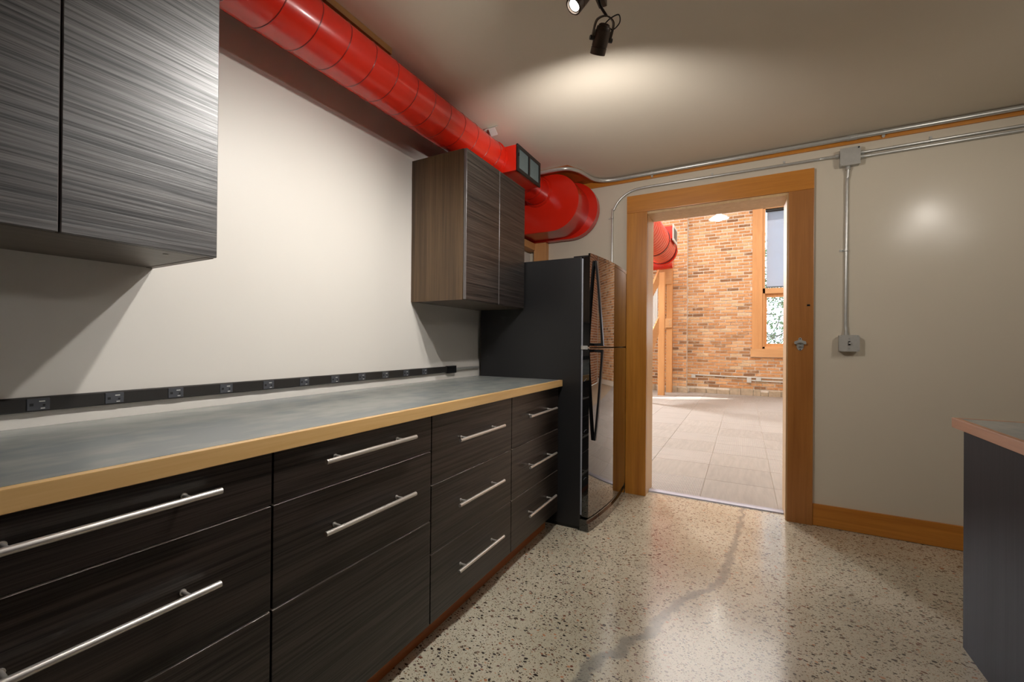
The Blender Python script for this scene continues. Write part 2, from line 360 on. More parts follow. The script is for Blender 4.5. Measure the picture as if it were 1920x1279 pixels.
def cyl(bm, p, q, r, seg=16, mi=0, r2=None, caps=True):
    p, q = Vector(p), Vector(q); d = q-p
    rr = bmesh.ops.create_cone(bm, cap_ends=caps, segments=seg, radius1=r, radius2=r if r2 is None else r2, depth=d.length)
    mt = Matrix.Translation((p+q)/2) @ d.to_track_quat('Z', 'Y').to_matrix().to_4x4()
    bmesh.ops.transform(bm, matrix=mt, verts=rr['verts'])
    for f in set(f for v in rr['verts'] for f in v.link_faces): f.material_index = mi
    return rr['verts']
def tube(bm, pts, r, seg=12, caps=True, mi=0):
    pts = [Vector(p) for p in pts]; rings = []
    n = None
    for i, p in enumerate(pts):
        t = (pts[min(i+1, len(pts)-1)] - pts[max(i-1, 0)]).normalized()
        if n is None:
            n = t.orthogonal().normalized()
        else: n = (n - t*n.dot(t)).normalized()
        b = t.cross(n); rad = r[i] if isinstance(r, (list, tuple)) else r
        rings.append([bm.verts.new(p + rad*(math.cos(2*PI*k/seg)*n + math.sin(2*PI*k/seg)*b)) for k in range(seg)])
    for A, B in zip(rings, rings[1:]):
        for k in range(seg):
            f = bm.faces.new((A[k], A[(k+1) % seg], B[(k+1) % seg], B[k])); f.material_index = mi
    if caps:
        bm.faces.new(rings[0][::-1]).material_index = mi; bm.faces.new(rings[-1]).material_index = mi
def smooth_path(pts, n=8):
    pts = [Vector(p) for p in pts]; out = []
    P = [pts[0]*2-pts[1]] + pts + [pts[-1]*2-pts[-2]]
    for i in range(1, len(P)-2):
        for k in range(n):
            t = k/n; a, b, c, d = P[i-1], P[i], P[i+1], P[i+2]
            out.append(0.5*((2*b)+(c-a)*t+(2*a-5*b+4*c-d)*t*t+(3*b-a-3*c+d)*t**3))
    out.append(pts[-1]); return out
def prism(bm, poly, axis, a, b, mi=0):
    """poly: 2-D outline; axis the extrusion axis"""
    def co(p, t):
        l = list(p); l.insert(axis, t); return Vector(l)
    A = [bm.verts.new(co(p, a)) for p in poly]; B = [bm.verts.new(co(p, b)) for p in poly]
    fs = [bm.faces.new(A), bm.faces.new(B[::-1])]
    for i in range(len(poly)):
        j = (i+1) % len(poly); fs.append(bm.faces.new((A[i], B[i], B[j], A[j])))
    for f in fs: f.material_index = mi
    return A+B
def lathe(bm, prof, seg=32, mi=0, mt=None):
    rings = []
    for r, z in prof:
        rings.append([bm.verts.new((r*math.cos(2*PI*k/seg), r*math.sin(2*PI*k/seg), z)) for k in range(seg)])
    for A, B in zip(rings, rings[1:]):
        for k in range(seg): bm.faces.new((A[k], A[(k+1) % seg], B[(k+1) % seg], B[k])).material_index = mi
    if prof[0][0] > 1e-6: bm.faces.new(rings[0][::-1]).material_index = mi
    if prof[-1][0] > 1e-6: bm.faces.new(rings[-1]).material_index = mi
    vs = [v for r in rings for v in r]
    if mt is not None:
        for v in vs: v.co = mt @ v.co
    return vs
def copy_tree(o, off, parent=None):
    c = o.copy(); COL.objects.link(c)
    if parent: c.parent = parent
    else: c.location = o.location + Vector(off)
    for ch in o.children: copy_tree(ch, off, c)
    return c
def struct(name, bm, mats, label=None, parent=None, smooth=None):
    o = obj(name, bm, mats, parent, smooth)
    if not parent: o['kind'] = 'structure'
    if label: o['label'] = label
    return o
def holed_wall(bm, x0, x1, z0, z1, hx0, hx1, hz0, hz1, ya, yb):
    """wall in the x-z plane with thickness ya..yb and one rectangular hole"""
    if hz0 > z0: box(bm, (hx0, ya, z0), (hx1, yb, hz0))
    box(bm, (x0, ya, z0), (hx0, yb, z1)); box(bm, (hx1, ya, z0), (x1, yb, z1)); box(bm, (hx0, ya, hz1), (hx1, yb, z1))

# ================================================================== SETTING: kitchen shell
H = 2.44; FY = 3.312; XR = 4.7; YB = -2.4
b = BM(); box(b, (-0.15, YB-0.1, -0.12), (XR+0.1, 3.445, 0)); struct('floor', b, M['floor'], 'polished concrete floor with exposed pebbles and a grey filled crack')
b = BM(); box(b, (-0.15, YB-0.1, H), (XR+0.1, FY, H+0.1)); struct('ceiling', b, M['ceiling'], 'smooth beige painted ceiling of the kitchen')
b = BM(); box(b, (-0.15, YB-0.1, 0), (0, FY, H)); struct('wall_left', b, M['wall'], 'off-white painted wall behind the long counter')
b = BM(); holed_wall(b, -0.15, XR+0.1, 0, 4.9, 0.975, 1.885, -0.02, 2.155, FY, 3.53); struct('wall_far', b, M['wall_gloss'], 'satin beige wall with the timber doorway')
b = BM(); box(b, (XR, YB-0.1, 0), (XR+0.1, FY, H)); struct('wall_right', b, M['wall'])
b = BM(); box(b, (0, YB-0.1, 0), (XR, YB, H)); struct('wall_back', b, M['wall'])
b = BM(); box(b, (2.022, FY-0.016, 0.002), (XR, FY, 0.137), 0.003); struct('baseboard_far', b, M['fir_x'], 'orange fir baseboard right of the doorway')
b = BM(); box(b, (0.2, FY-0.012, 2.389), (XR, FY, H)); struct('trim_1', b, M['fir_x'], 'orange wood trim along the top of the far wall')

# door casing and jambs
D1 = empty('door_1', (1.43, FY, 0), 'timber-framed open doorway into the brick room', kind='structure')
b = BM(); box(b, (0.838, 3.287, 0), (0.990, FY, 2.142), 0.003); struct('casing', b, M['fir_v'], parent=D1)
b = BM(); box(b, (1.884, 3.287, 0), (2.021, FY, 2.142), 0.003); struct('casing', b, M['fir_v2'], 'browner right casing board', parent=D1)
b = BM(); box(b, (0.838, 3.285, 2.142), (2.021, FY, 2.273), 0.003); struct('header_board', b, M['fir_x'], parent=D1)
b = BM(); box(b, (0.965, 3.30, 0.0), (0.990, 3.545, 2.125)); struct('jamb', b, M['fir_pale'], parent=D1)
b = BM(); box(b, (1.876, 3.30, 0.0), (1.895, 3.545, 2.125)); struct('jamb', b, M['fir_pale'], parent=D1)
b = BM(); box(b, (0.965, 3.30, 2.125), (1.895, 3.545, 2.15)); struct('head_jamb', b, M['fir_pale'], parent=D1)
b = BM(); prism(b, [(3.405, 0.0), (3.41, 0.008), (3.43, 0.013), (3.455, 0.013), (3.472, 0.008), (3.475, 0.0)], 0, 0.991, 1.875); struct('threshold_strip', b, M['threshold'], parent=D1)

# ================================================================== SETTING: the brick room beyond
BY = 11.0; HX0, HX1, HZ0, HZ1 = 1.99, 3.15, 1.05, 4.25; H2 = 4.9
b = BM(); box(b, (-4.2, 3.445, -0.12), (6.2, BY+0.3, -0.008)); F2 = struct('floor', b, M['rubble'], 'carpet-tiled floor of the brick room')
b = BM(); box(b, (-4.2, 3.53, H2), (6.2, BY+0.3, H2+0.1)); struct('ceiling', b, M['ceiling'], 'high ceiling of the brick room')
b = BM(); box(b, (-4.3, 3.53, 0), (-4.2, BY+0.3, H2)); struct('wall_left', b, M['wall'])
b = BM(); box(b, (6.2, 3.53, 0), (6.3, BY+0.3, H2)); struct('wall_right', b, M['brick_wall'])
b = BM(); box(b, (-4.2, 3.53, 0), (-0.15, 3.6, H2)); box(b, (XR+.1, 3.53, 0), (6.2, 3.6, H2)); struct('wall_near', b, M['wall'])
b = BM(); holed_wall(b, -4.2, 6.2, 0, H2, HX0, HX1, HZ0, HZ1, BY, BY+0.3)
box(b, (-0.2, BY-0.22, 0), (0.452, BY, H2))
WB = struct('wall_beyond', b, M['mortar'], 'old orange brick wall with pale mortar and a shallow pier')
# footing: rough broken band at the base
b = BM()
x = -1.5
while x < 3.4:
    w = random.uniform(0.12, 0.3); y0 = BY-0.22 if -0.2 < x+w/2 < 0.45 else BY
    box(b, (x, y0-random.uniform(0.02, 0.06), -0.008), (x+w-0.006, y0+0.01, random.uniform(0.08, 0.15)), 0.012); x += w
fo = struct('stone_footing', b, M['rubble'], parent=WB); fo['kind'] = 'stuff'
# bricks: pieces proud of the mortar
cam_p = Vector((1.6307, 0, 1.1448)); bricks = []
CH, BL = 0.072, 0.236
row = 0; z = 0.15
while z < H2-0.05:
    off = (0.5 if row % 2 else 0.0)*BL + random.uniform(-0.02, 0.02)
    for lo, hi, yf in ((-1.6, -0.2, BY), (-0.2, 0.452, BY-0.22), (0.452, 6.1, BY)):
        x = lo + (off if lo != -1.6 else off)
        if off > 0.03: bricks.append((lo+0.003, lo+off-0.014, z, yf))
        while x < hi-0.03:
            L = BL*random.choice((1, 1, 1, 1, 1.05, 0.95)); e = min(x+L-0.014, hi-0.002)
            bricks.append((x, e, z, yf)); x += L
    row += 1; z += CH
def in_window(x0, x1, z): return 1.77 < x0 < 3.4 and z+0.06 > 0.865
bricks = [((x0, min(x1, 1.80), z, yf) if z+0.06 > 0.865 and x0 < 1.77 and x1 > 1.77 else (x0, x1, z, yf)) for x0, x1, z, yf in bricks]
bricks = [q for q in bricks if q[1]-q[0] > 0.03 and not in_window(*q[:3])]
vis = [q for q in bricks if 0.05 < q[1] and q[0] < 2.3 and q[2] < 4.1]
vis.sort(key=lambda q: (Vector(((q[0]+q[1])/2, q[3], q[2]))-cam_p).length)
single = set(vis[:300])
meshes = []
for k in range(5):
    bb = BM(); vs = box(bb, (-0.5, -0.5, -0.5), (0.5, 0.5, 0.5))
    for v in vs: v.co += Vector([random.uniform(-0.03, 0.03), random.uniform(-0.2, 0.2), random.uniform(-0.05, 0.05)])
    me = bpy.data.meshes.new('brick'); bmesh.ops.recalc_face_normals(bb, faces=bb.faces); bb.to_mesh(me); bb.free(); me.materials.append(M['brick']); meshes.append(me)
bs = BM(); lay = bs.faces.layers.float.new('shade')
for q in bricks:
    x0, x1, z, yf = q; dp = random.uniform(0.006, 0.014); hgt = CH-0.021
    if q in single:
        o = bpy.data.objects.new('brick', random.choice(meshes)); COL.objects.link(o); o.parent = WB
        o.location = ((x0+x1)/2, yf-dp/2, z+hgt/2); o.scale = (x1-x0, dp+0.01, hgt)
    else:
        s = random.random()
        for v in box(bs, (x0, yf-dp, z), (x1, yf+0.002, z+hgt)):
            for f in v.link_faces: f[lay] = s
o = obj('brickwork', bs, M['brick_s'], WB); o['kind'] = 'stuff'

# window frame of the brick room
W1 = empty('window_1', (2.5, BY, 1.05), 'tall timber-framed window in the brick wall', kind='structure')
def part(name, a, c, mat, parent, bev=0.0): 
    bb = BM(); box(bb, a, c, bev); return obj(name, bb, mat, parent)
part('side_board', (1.795, BY-0.05, 1.05), (1.993, BY+0.02, 4.7), M['timber_v'], W1, 0.004)
part('sill_board', (1.768, BY-0.06, 0.868), (3.4, BY+0.02, 1.05), M['timber_x'], W1, 0.004)
part('jamb_liner', (1.99, BY-0.02, 1.05), (2.045, BY+0.14, 4.25), M['timber_v'], W1)
part('transom', (2.0, BY-0.02, 2.28), (3.15, BY+0.14, 2.40), M['timber_x'], W1, 0.004)
part('stool', (2.0, BY-0.02, 1.05), (3.15, BY+0.14, 1.10), M['timber_x'], W1, 0.004)
part('head_liner', (2.0, BY-0.02, 4.17), (3.15, BY+0.14, 4.25), M['timber_x'], W1)
bb = BM()
for a, c in (((2.045, 1.10), (2.085, 2.28)), ((2.60, 1.10), (2.64, 2.28)), ((2.085, 1.10), (2.60, 1.17)), ((2.085, 2.2), (2.60, 2.28))):
    box(bb, (a[0], BY+0.04, a[1]), (c[0], BY+0.09, c[1]))
sf = obj('sash_frame', bb, M['timber_v'], W1)
part('pane', (2.085, BY+0.06, 1.17), (2.60, BY+0.066, 2.2), M['glass'], sf)
part('pane', (2.045, BY+0.10, 2.40), (3.15, BY+0.106, 4.17), M['glass'], W1)
RS = empty('roller_shade', (2.6, BY+0.05, 4.1), 'grey see-through roller shade over the upper pane of the tall window', 'shade')
bb = BM(); cyl(bb, (2.05, BY+0.05, 4.13), (3.12, BY+0.05, 4.13), 0.035, 16); obj('roller', bb, M['black_matte'], RS, 40)
part('shade_cloth', (2.075, BY+0.03, 2.43), (3.1, BY+0.032, 4.1), M['shade'], RS)
part('hem_bar', (2.075, BY+0.022, 2.41), (3.1, BY+0.04, 2.435), M['louvre'], RS)

# carpet tiles
cm = BM(); box(cm, (-0.249, -0.249, -0.005), (0.249, 0.249, 0.0), 0.002, seg=1)
cme = bpy.data.meshes.new('carpet_tile'); cm.to_mesh(cme); cm.free(); cme.materials.append(M['carpet'])
n = 0
for i in range(-3, 8):
    for j in range(15):
        cx, cy = 0.1+i*0.5, 3.73+j*0.5
        if cx < -0.9 - 0.0*(cy) or cy > BY-0.2: continue
        o = bpy.data.objects.new('carpet_tile', cme); COL.objects.link(o); o.parent = F2
        o.location = (cx, cy, -0.002); o.rotation_euler = (0, 0, PI/2*random.choice((0, 0, 1, 2, 3)))
        n += 1

# outside: ground and tree
b = BM(); box(b, (-20, BY+0.3, -1.2), (30, 60, -1.0)); struct('ground', b, M['ground'], 'sunlit ground outside the window')
TR = empty('bare_branched_tree', (2.4, 16, -1), 'leafy tree seen through the lower window pane', 'tree')
b = BM(); rnd = random.Random(3); tips = []
tube(b, [(3.5, 16.5, -1), (3.4, 16.5, 1.0), (3.2, 16.3, 2.6), (2.9, 16, 5.2)], [0.10, 0.08, 0.06, 0.03], 8)
for k in range(26):
    z0 = rnd.uniform(0.3, 4.6); a = rnd.uniform(0, 2*PI); L = rnd.uniform(0.8, 1.9)
    p0 = Vector((2.55, 16, z0)); d = Vector((math.cos(a), math.sin(a)*0.6, rnd.uniform(0.1, 0.7)))
    p1 = p0+d*L*0.5+Vector((0, 0, -0.05)); p2 = p0+d*L
    tube(b, [p0, p1, p2], [0.02, 0.013, 0.004], 6); tips += [p1, p2]
    for q in range(4):
        e = p1.lerp(p2, rnd.random()); f_ = e+Vector((rnd.uniform(-.4, .4), rnd.uniform(-.3, .3), rnd.uniform(-.2, .4)))
        tube(b, [e, f_], [0.01, 0.004], 5); tips.append(f_)
obj('branches', b, M['bark'], TR)
b = BM()
for t in tips:
    for k in range(34):
        c = t+Vector((rnd.gauss(0, .25), rnd.gauss(0, .25), rnd.gauss(0, .22))); n = Vector((rnd.gauss(0, 1), rnd.gauss(0, 1), rnd.gauss(0, 1))).normalized()
        u = n.orthogonal().normalized()*0.05; w = n.cross(u).normalized()*0.028
        b.faces.new([b.verts.new(c+u), b.verts.new(c+w), b.verts.new(c-u), b.verts.new(c-w)])
o = obj('foliage', b, M['leaf'], TR); o['kind'] = 'stuff'

# ================================================================== BASE CABINETS
def handle_bm(y0, y1, x, z, face_x, inset=0.055, r=0.0069):
    bb = BM(); cyl(bb, (x, y0, z), (x, y1, z), r, 16)
    for y in (y0+inset, y1-inset):
        cyl(bb, (face_x, y, z), (x, y, z), 0.0042, 12)
        cyl(bb, (face_x, y, z), (face_x+0.003, y, z), 0.0062, 12)
    return bb
TOPZ = 0.8735
def base_cabinet(y0, y1, splits, handles, label):
    t = empty('base_cabinet', (0.3, (y0+y1)/2, 0), label, 'cabinet', 'dark base cabinets under the long counter')
    bb = BM(); g = 0.001
    box(bb, (0.02, y0+g, 0.10), (0.599, y0+0.018, TOPZ)); box(bb, (0.02, y1-0.018, 0.10), (0.599, y1-g, TOPZ))
    box(bb, (0.02, y0+0.018, 0.10), (0.599, y1-0.018, 0.118)); box(bb, (0.02, y0+0.018, 0.118), (0.028, y1-0.018, TOPZ))
    box(bb, (0.52, y0+0.018, TOPZ-0.018), (0.599, y1-0.018, TOPZ))
    obj('carcass', bb, M['dark_v'], t)
    for k, (z0, z1) in enumerate(zip(splits, splits[1:])):
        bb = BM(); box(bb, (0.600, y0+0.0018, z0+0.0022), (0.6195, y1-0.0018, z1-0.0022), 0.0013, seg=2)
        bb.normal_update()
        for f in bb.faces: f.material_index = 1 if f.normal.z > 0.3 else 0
        fr = obj('drawer_front', bb, [M['dark_base'], M['lit_edge']], t)
        if handles[k] is not None:
            yc, L = handles[k][1], 0.355
            obj('bar_handle', handle_bm(yc-L/2, yc+L/2, 0.655, handles[k][0], 0.6195), M['steel'], fr, 40)
            t2 = fr.children[0] if fr.children else None
    return t
S3 = (0.098, 0.356, 0.613, 0.872); S12 = (0.098, 0.484, 0.7415, 0.872)
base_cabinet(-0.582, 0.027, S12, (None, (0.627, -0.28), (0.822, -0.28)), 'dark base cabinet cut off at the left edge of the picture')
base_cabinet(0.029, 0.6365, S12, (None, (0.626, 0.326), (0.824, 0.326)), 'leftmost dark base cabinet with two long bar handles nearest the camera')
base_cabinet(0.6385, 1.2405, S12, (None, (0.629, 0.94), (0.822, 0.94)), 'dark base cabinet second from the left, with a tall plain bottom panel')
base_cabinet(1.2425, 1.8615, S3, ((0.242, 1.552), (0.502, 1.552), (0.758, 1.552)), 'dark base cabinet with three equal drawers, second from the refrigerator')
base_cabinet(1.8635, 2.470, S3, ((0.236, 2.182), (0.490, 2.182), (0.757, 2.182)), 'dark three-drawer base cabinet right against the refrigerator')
b = BM(); box(b, (0.5405, -0.58, 0.0), (0.5585, 2.42, 0.099), 0.001)
tag(obj('toe_kick', b, M['kick']), 'long reddish oak kickboard under the dark base cabinets', 'kickboard')

# ================================================================== LONG COUNTERTOP
CT = empty('countertop', (0.32, 1.0, 0.875), 'long slate-grey countertop with a pale wood front edge', 'countertop')
part('laminate_top', (0.001, -0.60, 0.8755), (0.6185, 2.485, 0.9140), M['counter'], CT)
part('wood_edge', (0.6187, -0.60, 0.8755), (0.640, 2.485, 0.9138), M['edge_y'], CT, 0.0015)

# ================================================================== WALL CABINETS
def wall_cabinet(y0, y1, z0, z1, ymid, side, label, depth=0.350, dx=0.370):
    t = empty('wall_cabinet', (0.0, (y0+y1)/2, z0), label, 'cabinet', 'dark wall cabinets over the long counter')
    for ya in (y0, y1-0.018):
        bb = BM(); box(bb, (0.002, ya, z0), (depth, ya+0.018, z1)); obj('side_panel', bb, side, t)
    bb = BM(); box(bb, (0.002, y0+0.0185, z0+0.001), (depth, y1-0.0185, z0+0.018)); cyl(bb, (0.30, y1-0.09, z0-0.0003), (0.30, y1-0.09, z0+0.001), 0.006, 12)
    obj('bottom_panel', bb, M['brown_h'], t)
    bb = BM(); box(bb, (0.002, y0+0.0185, z1-0.018), (depth, y1-0.0185, z1)); obj('top_panel', bb, M['dark_v'], t)
    bb = BM(); box(bb, (0.002, y0+0.0185, z0+0.019), (0.010, y1-0.0185, z1-0.019)); obj('back_panel', bb, M['dark_v'], t)
    for a, c in ((y0+0.001, ymid-0.0018), (ymid+0.0018, y1-0.001)):
        bb = BM(); box(bb, (depth+0.002, a, z0+0.001), (dx, c, z1-0.001), 0.0014, seg=1); bb.normal_update()
        for f in bb.faces: f.material_index = 1 if abs(f.normal.y) > 0.3 else 0
        obj('door', bb, [M['dark_h'], M['door_edge']], t)
    return t
wall_cabinet(0.027, 0.633, 1.368, 2.135, 0.328, M['brown_v'], 'large dark wall cabinet filling the upper left, doors shining silvery')
wall_cabinet(-0.582, 0.025, 1.368, 2.135, -0.278, M['brown_v'], 'dark wall cabinet at the near end, cut off by the left of the picture')
wall_cabinet(1.812, 2.478, 1.366, 2.152, 2.150, M['brown_v'], 'smaller dark wall cabinet with a brown side, next to the refrigerator')

# ================================================================== OUTLET STRIP
OS = empty('outlet_strip', (0.0, 0.8, 0.974), 'long black plug-in outlet strip along the wall above the counter', 'outlet strip')
b = BM(); prism(b, [(0.001, 0.955), (0.013, 0.955), (0.016, 0.958), (0.016, 0.990), (0.013, 0.993), (0.001, 0.993)], 1, -0.6, 2.135); obj('channel', b, M['strip'], OS)
part('end_box', (0.001, 2.13, 0.951), (0.024, 2.215, 0.996), M['black_matte'], OS, 0.002)
ob = BM()
box(ob, (0.014, -0.021, -0.0155), (0.0185, 0.021, 0.0155), 0.001, seg=1)
box(ob, (0.0182, -0.016, -0.004), (0.0188, -0.009, 0.003), 0, 1); box(ob, (0.0182, 0.001, 0.006), (0.0188, 0.012, 0.009), 0, 2)
box(ob, (0.0182, 0.004, -0.012), (0.0188, 0.012, -0.0095), 0, 2); cyl(ob, (0.0182, 0.010, -0.003), (0.0188, 0.010, -0.003), 0.0028, 10, 1)
first = None
for k in range(-4, 11):
    y = 0.385+0.153*k
    if first is None:
        first = obj('outlet', ob, [M['outlet'], M['slot'], M['white_metal']]); first.parent = OS; o = first
    else:
        o = first.copy(); COL.objects.link(o)
    o.location = (0, y-0.8, 0)
b = BM(); tube(b, [(0.012, 2.215, 0.974), (0.012, 2.486, 0.974)], 0.008, 12)
tag(obj('conduit', b, M['galv'], None, 40), 'short grey conduit from the outlet strip end box to the refrigerator side', 'conduit')

# ================================================================== REFRIGERATOR
R = empty('refrigerator', (0.4, 2.87, 0), 'glossy black top-freezer refrigerator between the counter and the doorway', 'refrigerator')
RY0, RY1 = 2.490, 3.245
part('case', (0.03, RY0, 0.022), (0.757, RY1, 1.674), M['black_tex'], R, 0.004)
part('base_rail', (0.06, RY0+0.01, 0.0), (0.757, RY1-0.01, 0.03), M['black_matte'], R)
def door_poly(x0, xl, xr, bulge, ya=RY0, yb=RY1, n=20, rc=0.008):
    pts = [(x0, ya), (x0, yb)]
    for k in range(n+1):
        s = 1-k/n; y = ya+(yb-ya)*s; t = 2*s-1
        x = xl+(xr-xl)*s + bulge*(1-t*t)
        pts.append((x, y))
    return pts
def fr_door(name, z0, z1):
    bb = BM(); prism(bb, door_poly(0.7685, 0.810, 0.840, 0.026, yb=3.272), 2, z0, z1)
    bmesh.ops.bevel(bb, geom=[e for e in bb.edges if abs(e.verts[0].co.z-e.verts[1].co.z) < 1e-5], offset=0.004, segments=2, affect='EDGES')
    return obj(name, bb, M['black_gloss'], R, 35)
dz = 1.118
fd = fr_door('freezer_door', dz+0.004, 1.672); rd = fr_door('fridge_door', 0.085, dz-0.004)
b = BM(); prism(b, door_poly(0.800, 0.812, 0.842, 0.026, yb=3.272), 2, 1.6725, 1.692); obj('top_cap', b, M['black_gloss'], fd, 35)
for z0, z1 in ((dz+0.010, 1.664), (0.095, dz-0.010)):
    bb = BM(); box(bb, (0.7575, RY0+0.004, z0), (0.7675, RY1-0.006, z1)); obj('gasket', bb, M['gasket'], R)
def handle(z_foot, z_grip, parent):
    """blade handle: foot thin against the door far from the split, deep bracket next to the split"""
    bb = BM(); y = 2.558; hw = 0.011
    fx = 0.8235
    n = 14; outer = []; inner = []
    for k in range(n+1):
        t = k/n; z = z_foot+(z_grip-z_foot)*t
        bow = 0.010+0.046*t**0.85
        outer.append((fx+bow, z)); inner.append((fx+max(bow-0.013, -0.002 if t < 0.12 else 0.0), z))
    poly = outer + [(fx-0.002, z_grip), (fx-0.002, z_grip-0.016*(1 if z_grip > z_foot else -1)), (fx+0.040, z_grip-0.018*(1 if z_grip > z_foot else -1))] + inner[::-1][2:-1] + [(fx-0.002, z_foot+0.03*(1 if z_grip > z_foot else -1)), (fx-0.002, z_foot)]
    A = prism(bb, poly, 1, y-hw, y+hw)
    return obj('handle', bb, M['black_matte'], parent, 40)
handle(1.655, 1.128, fd); handle(0.545, 1.106, rd)
b = BM(); box(b, (0.757, RY0-0.001, dz-0.012), (0.800, RY0+0.035, dz+0.012), 0.004); obj('hinge', b, M['galv'], R)
b = BM(); box(b, (0.70, RY0+0.012, 1.674), (0.800, RY0+0.06, 1.684), 0.004); obj('hinge_cover', b, M['black_matte'], R)
b = BM()
prism(b, door_poly(0.757, 0.812, 0.836, 0.032, RY0-0.004, 3.274), 2, 0.004, 0.052)
prism(b, door_poly(0.757, 0.800, 0.826, 0.032, RY0-0.002, 3.272), 2, 0.052, 0.072)
obj('toe_grille', b, M['black_gloss'], R, 35)
for k in range(3):
    z = (0.93, 0.62, 0.33)[k]
    bb = BM(); tube(bb, [(0.780, RY0-0.0012, z-0.018), (0.788, RY0-0.0012, z-0.004), (0.797, RY0-0.0012, z)], 0.0009, 6); obj('door_dimple', bb, M['gasket'], rd)

# ================================================================== RED DUCT
def zc(y): return 2.297+0.012*(y-1.25)
DX, DR = 0.216, 0.107
DU = empty('spiral_duct', (DX, 1.2, 2.297), 'long red spiral duct running under the ceiling along the left wall', 'duct')
b = BM(); tube(b, [(DX, y, zc(y)) for y in (-2.38, 0.5, 1.5, 2.30)], DR, 64, caps=False); obj('pipe', b, M['red'], DU, 60)
b = BM(); tube(b, [(DX, y, zc(y)) for y in (2.30, 2.66)], DR+0.003, 64, caps=False); obj('tap_collar', b, M['red'], DU, 60)
b = BM(); tube(b, [(DX, y, zc(y)) for y in (2.66, 2.993)], DR-0.002, 64, caps=False); obj('pipe', b, M['red'], DU, 60)
def helix(y0, y1, ph, r, pitch, rt_, cx=DX, cz=zc):
    pts = []; n = int((y1-y0)/pitch*40)
    for k in range(n+1):
        y = y0+(y1-y0)*k/n; a = 2*PI*(y-ph)/pitch
        pts.append((cx+r*math.cos(a), y, cz(y)+r*math.sin(a)))
    bb = BM(); tube(bb, pts, rt_, 6, caps=True); return bb
# seams pass the underside (camera tangent) at y = 0.821 + 0.125 k
ph = 0.821 - 0.125*(math.radians(-126)/(2*PI))
obj('seam', helix(-0.7, 2.29, ph, DR-0.0005, 0.125, 0.0024), M['red2'], DU, 60)
obj('seam', helix(2.67, 2.975, ph, DR-0.0025, 0.125, 0.0022), M['red2'], DU, 60)
for y in (2.30, 2.66):
    bb = BM(); tube(bb, [(DX, y-0.004, zc(y)), (DX, y+0.004, zc(y))], DR+0.0055, 64); obj('collar_bead', bb, M['red'], DU, 60)
# side register
b = BM(); box(b, (0.285, 2.315, 2.213), (0.392, 2.645, 2.372)); RG = obj('register_box', b, M['red'], DU)
b = BM()
for a, c in (((2.312, 2.209), (2.648, 2.232)), ((2.312, 2.353), (2.648, 2.376)), ((2.312, 2.232), (2.335, 2.353)), ((2.625, 2.232), (2.648, 2.353)), ((2.472, 2.232), (2.488, 2.353))):
    box(b, (0.390, a[0], a[1]), (0.402, c[0], c[1]), 0.0015, seg=1)
obj('register_frame', b, M['black_matte'], RG)
part('back_plate', (0.390, 2.33, 2.228), (0.393, 2.63, 2.357), M['louvre'], RG)
for k in range(22):
    y = 2.341+k*0.0132
    if 2.466 < y < 2.492: continue
    bb = BM(); box(bb, (-0.003, -0.0008, -0.060), (0.003, 0.0008, 0.060), rot=Matrix.Rotation(0.6, 3, 'Z'))
    for v in bb.verts: v.co += Vector((0.3965, y, 2.2925))
    obj('blade', bb, M['louvre'], RG)
b = BM(); box(b, (0.402, 2.316, 2.30), (0.410, 2.322, 2.318)); obj('damper_lever', b, M['black_matte'], RG)

# big flat-oval trunk the duct joins
TK = empty('trunk_duct', (0.3, 3.1, 2.2), 'wide red flat-oval duct end in the far corner above the refrigerator', 'duct')
def oval(xr, zlo, zhi, x0, n=24):
    r = (zhi-zlo)/2; zc_ = (zhi+zlo)/2; cx = xr-r
    pts = [(x0, zlo)]
    for k in range(n+1):
        a = -PI/2+PI*k/n; pts.append((cx+r*math.cos(a), zc_+r*math.sin(a)))
    pts.append((x0, zhi)); return pts
b = BM(); prism(b, oval(0.553, 2.000, 2.432, 0.02), 1, 2.995, 3.29)
bmesh.ops.bevel(b, geom=[e for e in b.edges if all(abs(v.co.y-2.995) < 1e-4 for v in e.verts)], offset=0.006, segments=3, affect='EDGES')
obj('end_shell', b, M['red'], TK, 30)
b = BM(); prism(b, oval(0.622, 1.988, 2.436, 0.015), 1, 3.235, 3.295)
bmesh.ops.bevel(b, geom=[e for e in b.edges if all(abs(v.co.y-3.235) < 1e-4 for v in e.verts)], offset=0.010, segments=3, affect='EDGES')
obj('wall_flange', b, M['red'], TK, 30)
b = BM(); tube(b, [(DX, 2.976, zc(2.98)), (DX, 2.994, zc(2.99))], [DR+0.003, DR+0.014], 48); obj('tap_flange', b, M['red'], DU, 50)

# wood in the corner
b = BM(); box(b, (0.066, 3.2485, 0.0), (0.176, 3.3112, 1.985), 0.003)
tag(obj('corner_post', b, M['timber_v']), 'fir post in the corner behind the refrigerator', 'post')
b = BM(); box(b, (0.001, 2.50, 1.925), (0.078, 3.30, 1.983), 0.003)
tag(obj('wall_ledger', b, M['timber_y']), 'short fir beam along the left wall under the red oval duct', 'beam')
b = BM(); box(b, (0.10, -1.6, 2.412), (0.262, 1.386, 2.439), 0.002)
tag(obj('ceiling_plank', b, M['plank']), 'dark wooden plank fixed to the ceiling above the red spiral duct', 'plank')
b = BM(); prism(b, [(0.10, 2.90), (0.50, 2.90), (0.56, 3.02), (0.60, 3.298), (0.10, 3.298)], 2, 2.434, 2.4395)
tag(obj('ceiling_patch', b, M['kick']), 'brown wood patch on the ceiling over the red oval duct', 'panel')
b = BM(); prism(b, [(2.175, 2.4395), (2.215, 2.405), (2.218, 2.408), (2.1785, 2.4395)], 0, 0.268, 0.315)
prism(b, [(2.140, 2.412), (2.176, 2.4395), (2.180, 2.4395), (2.142, 2.409)], 0, 0.268, 0.338)
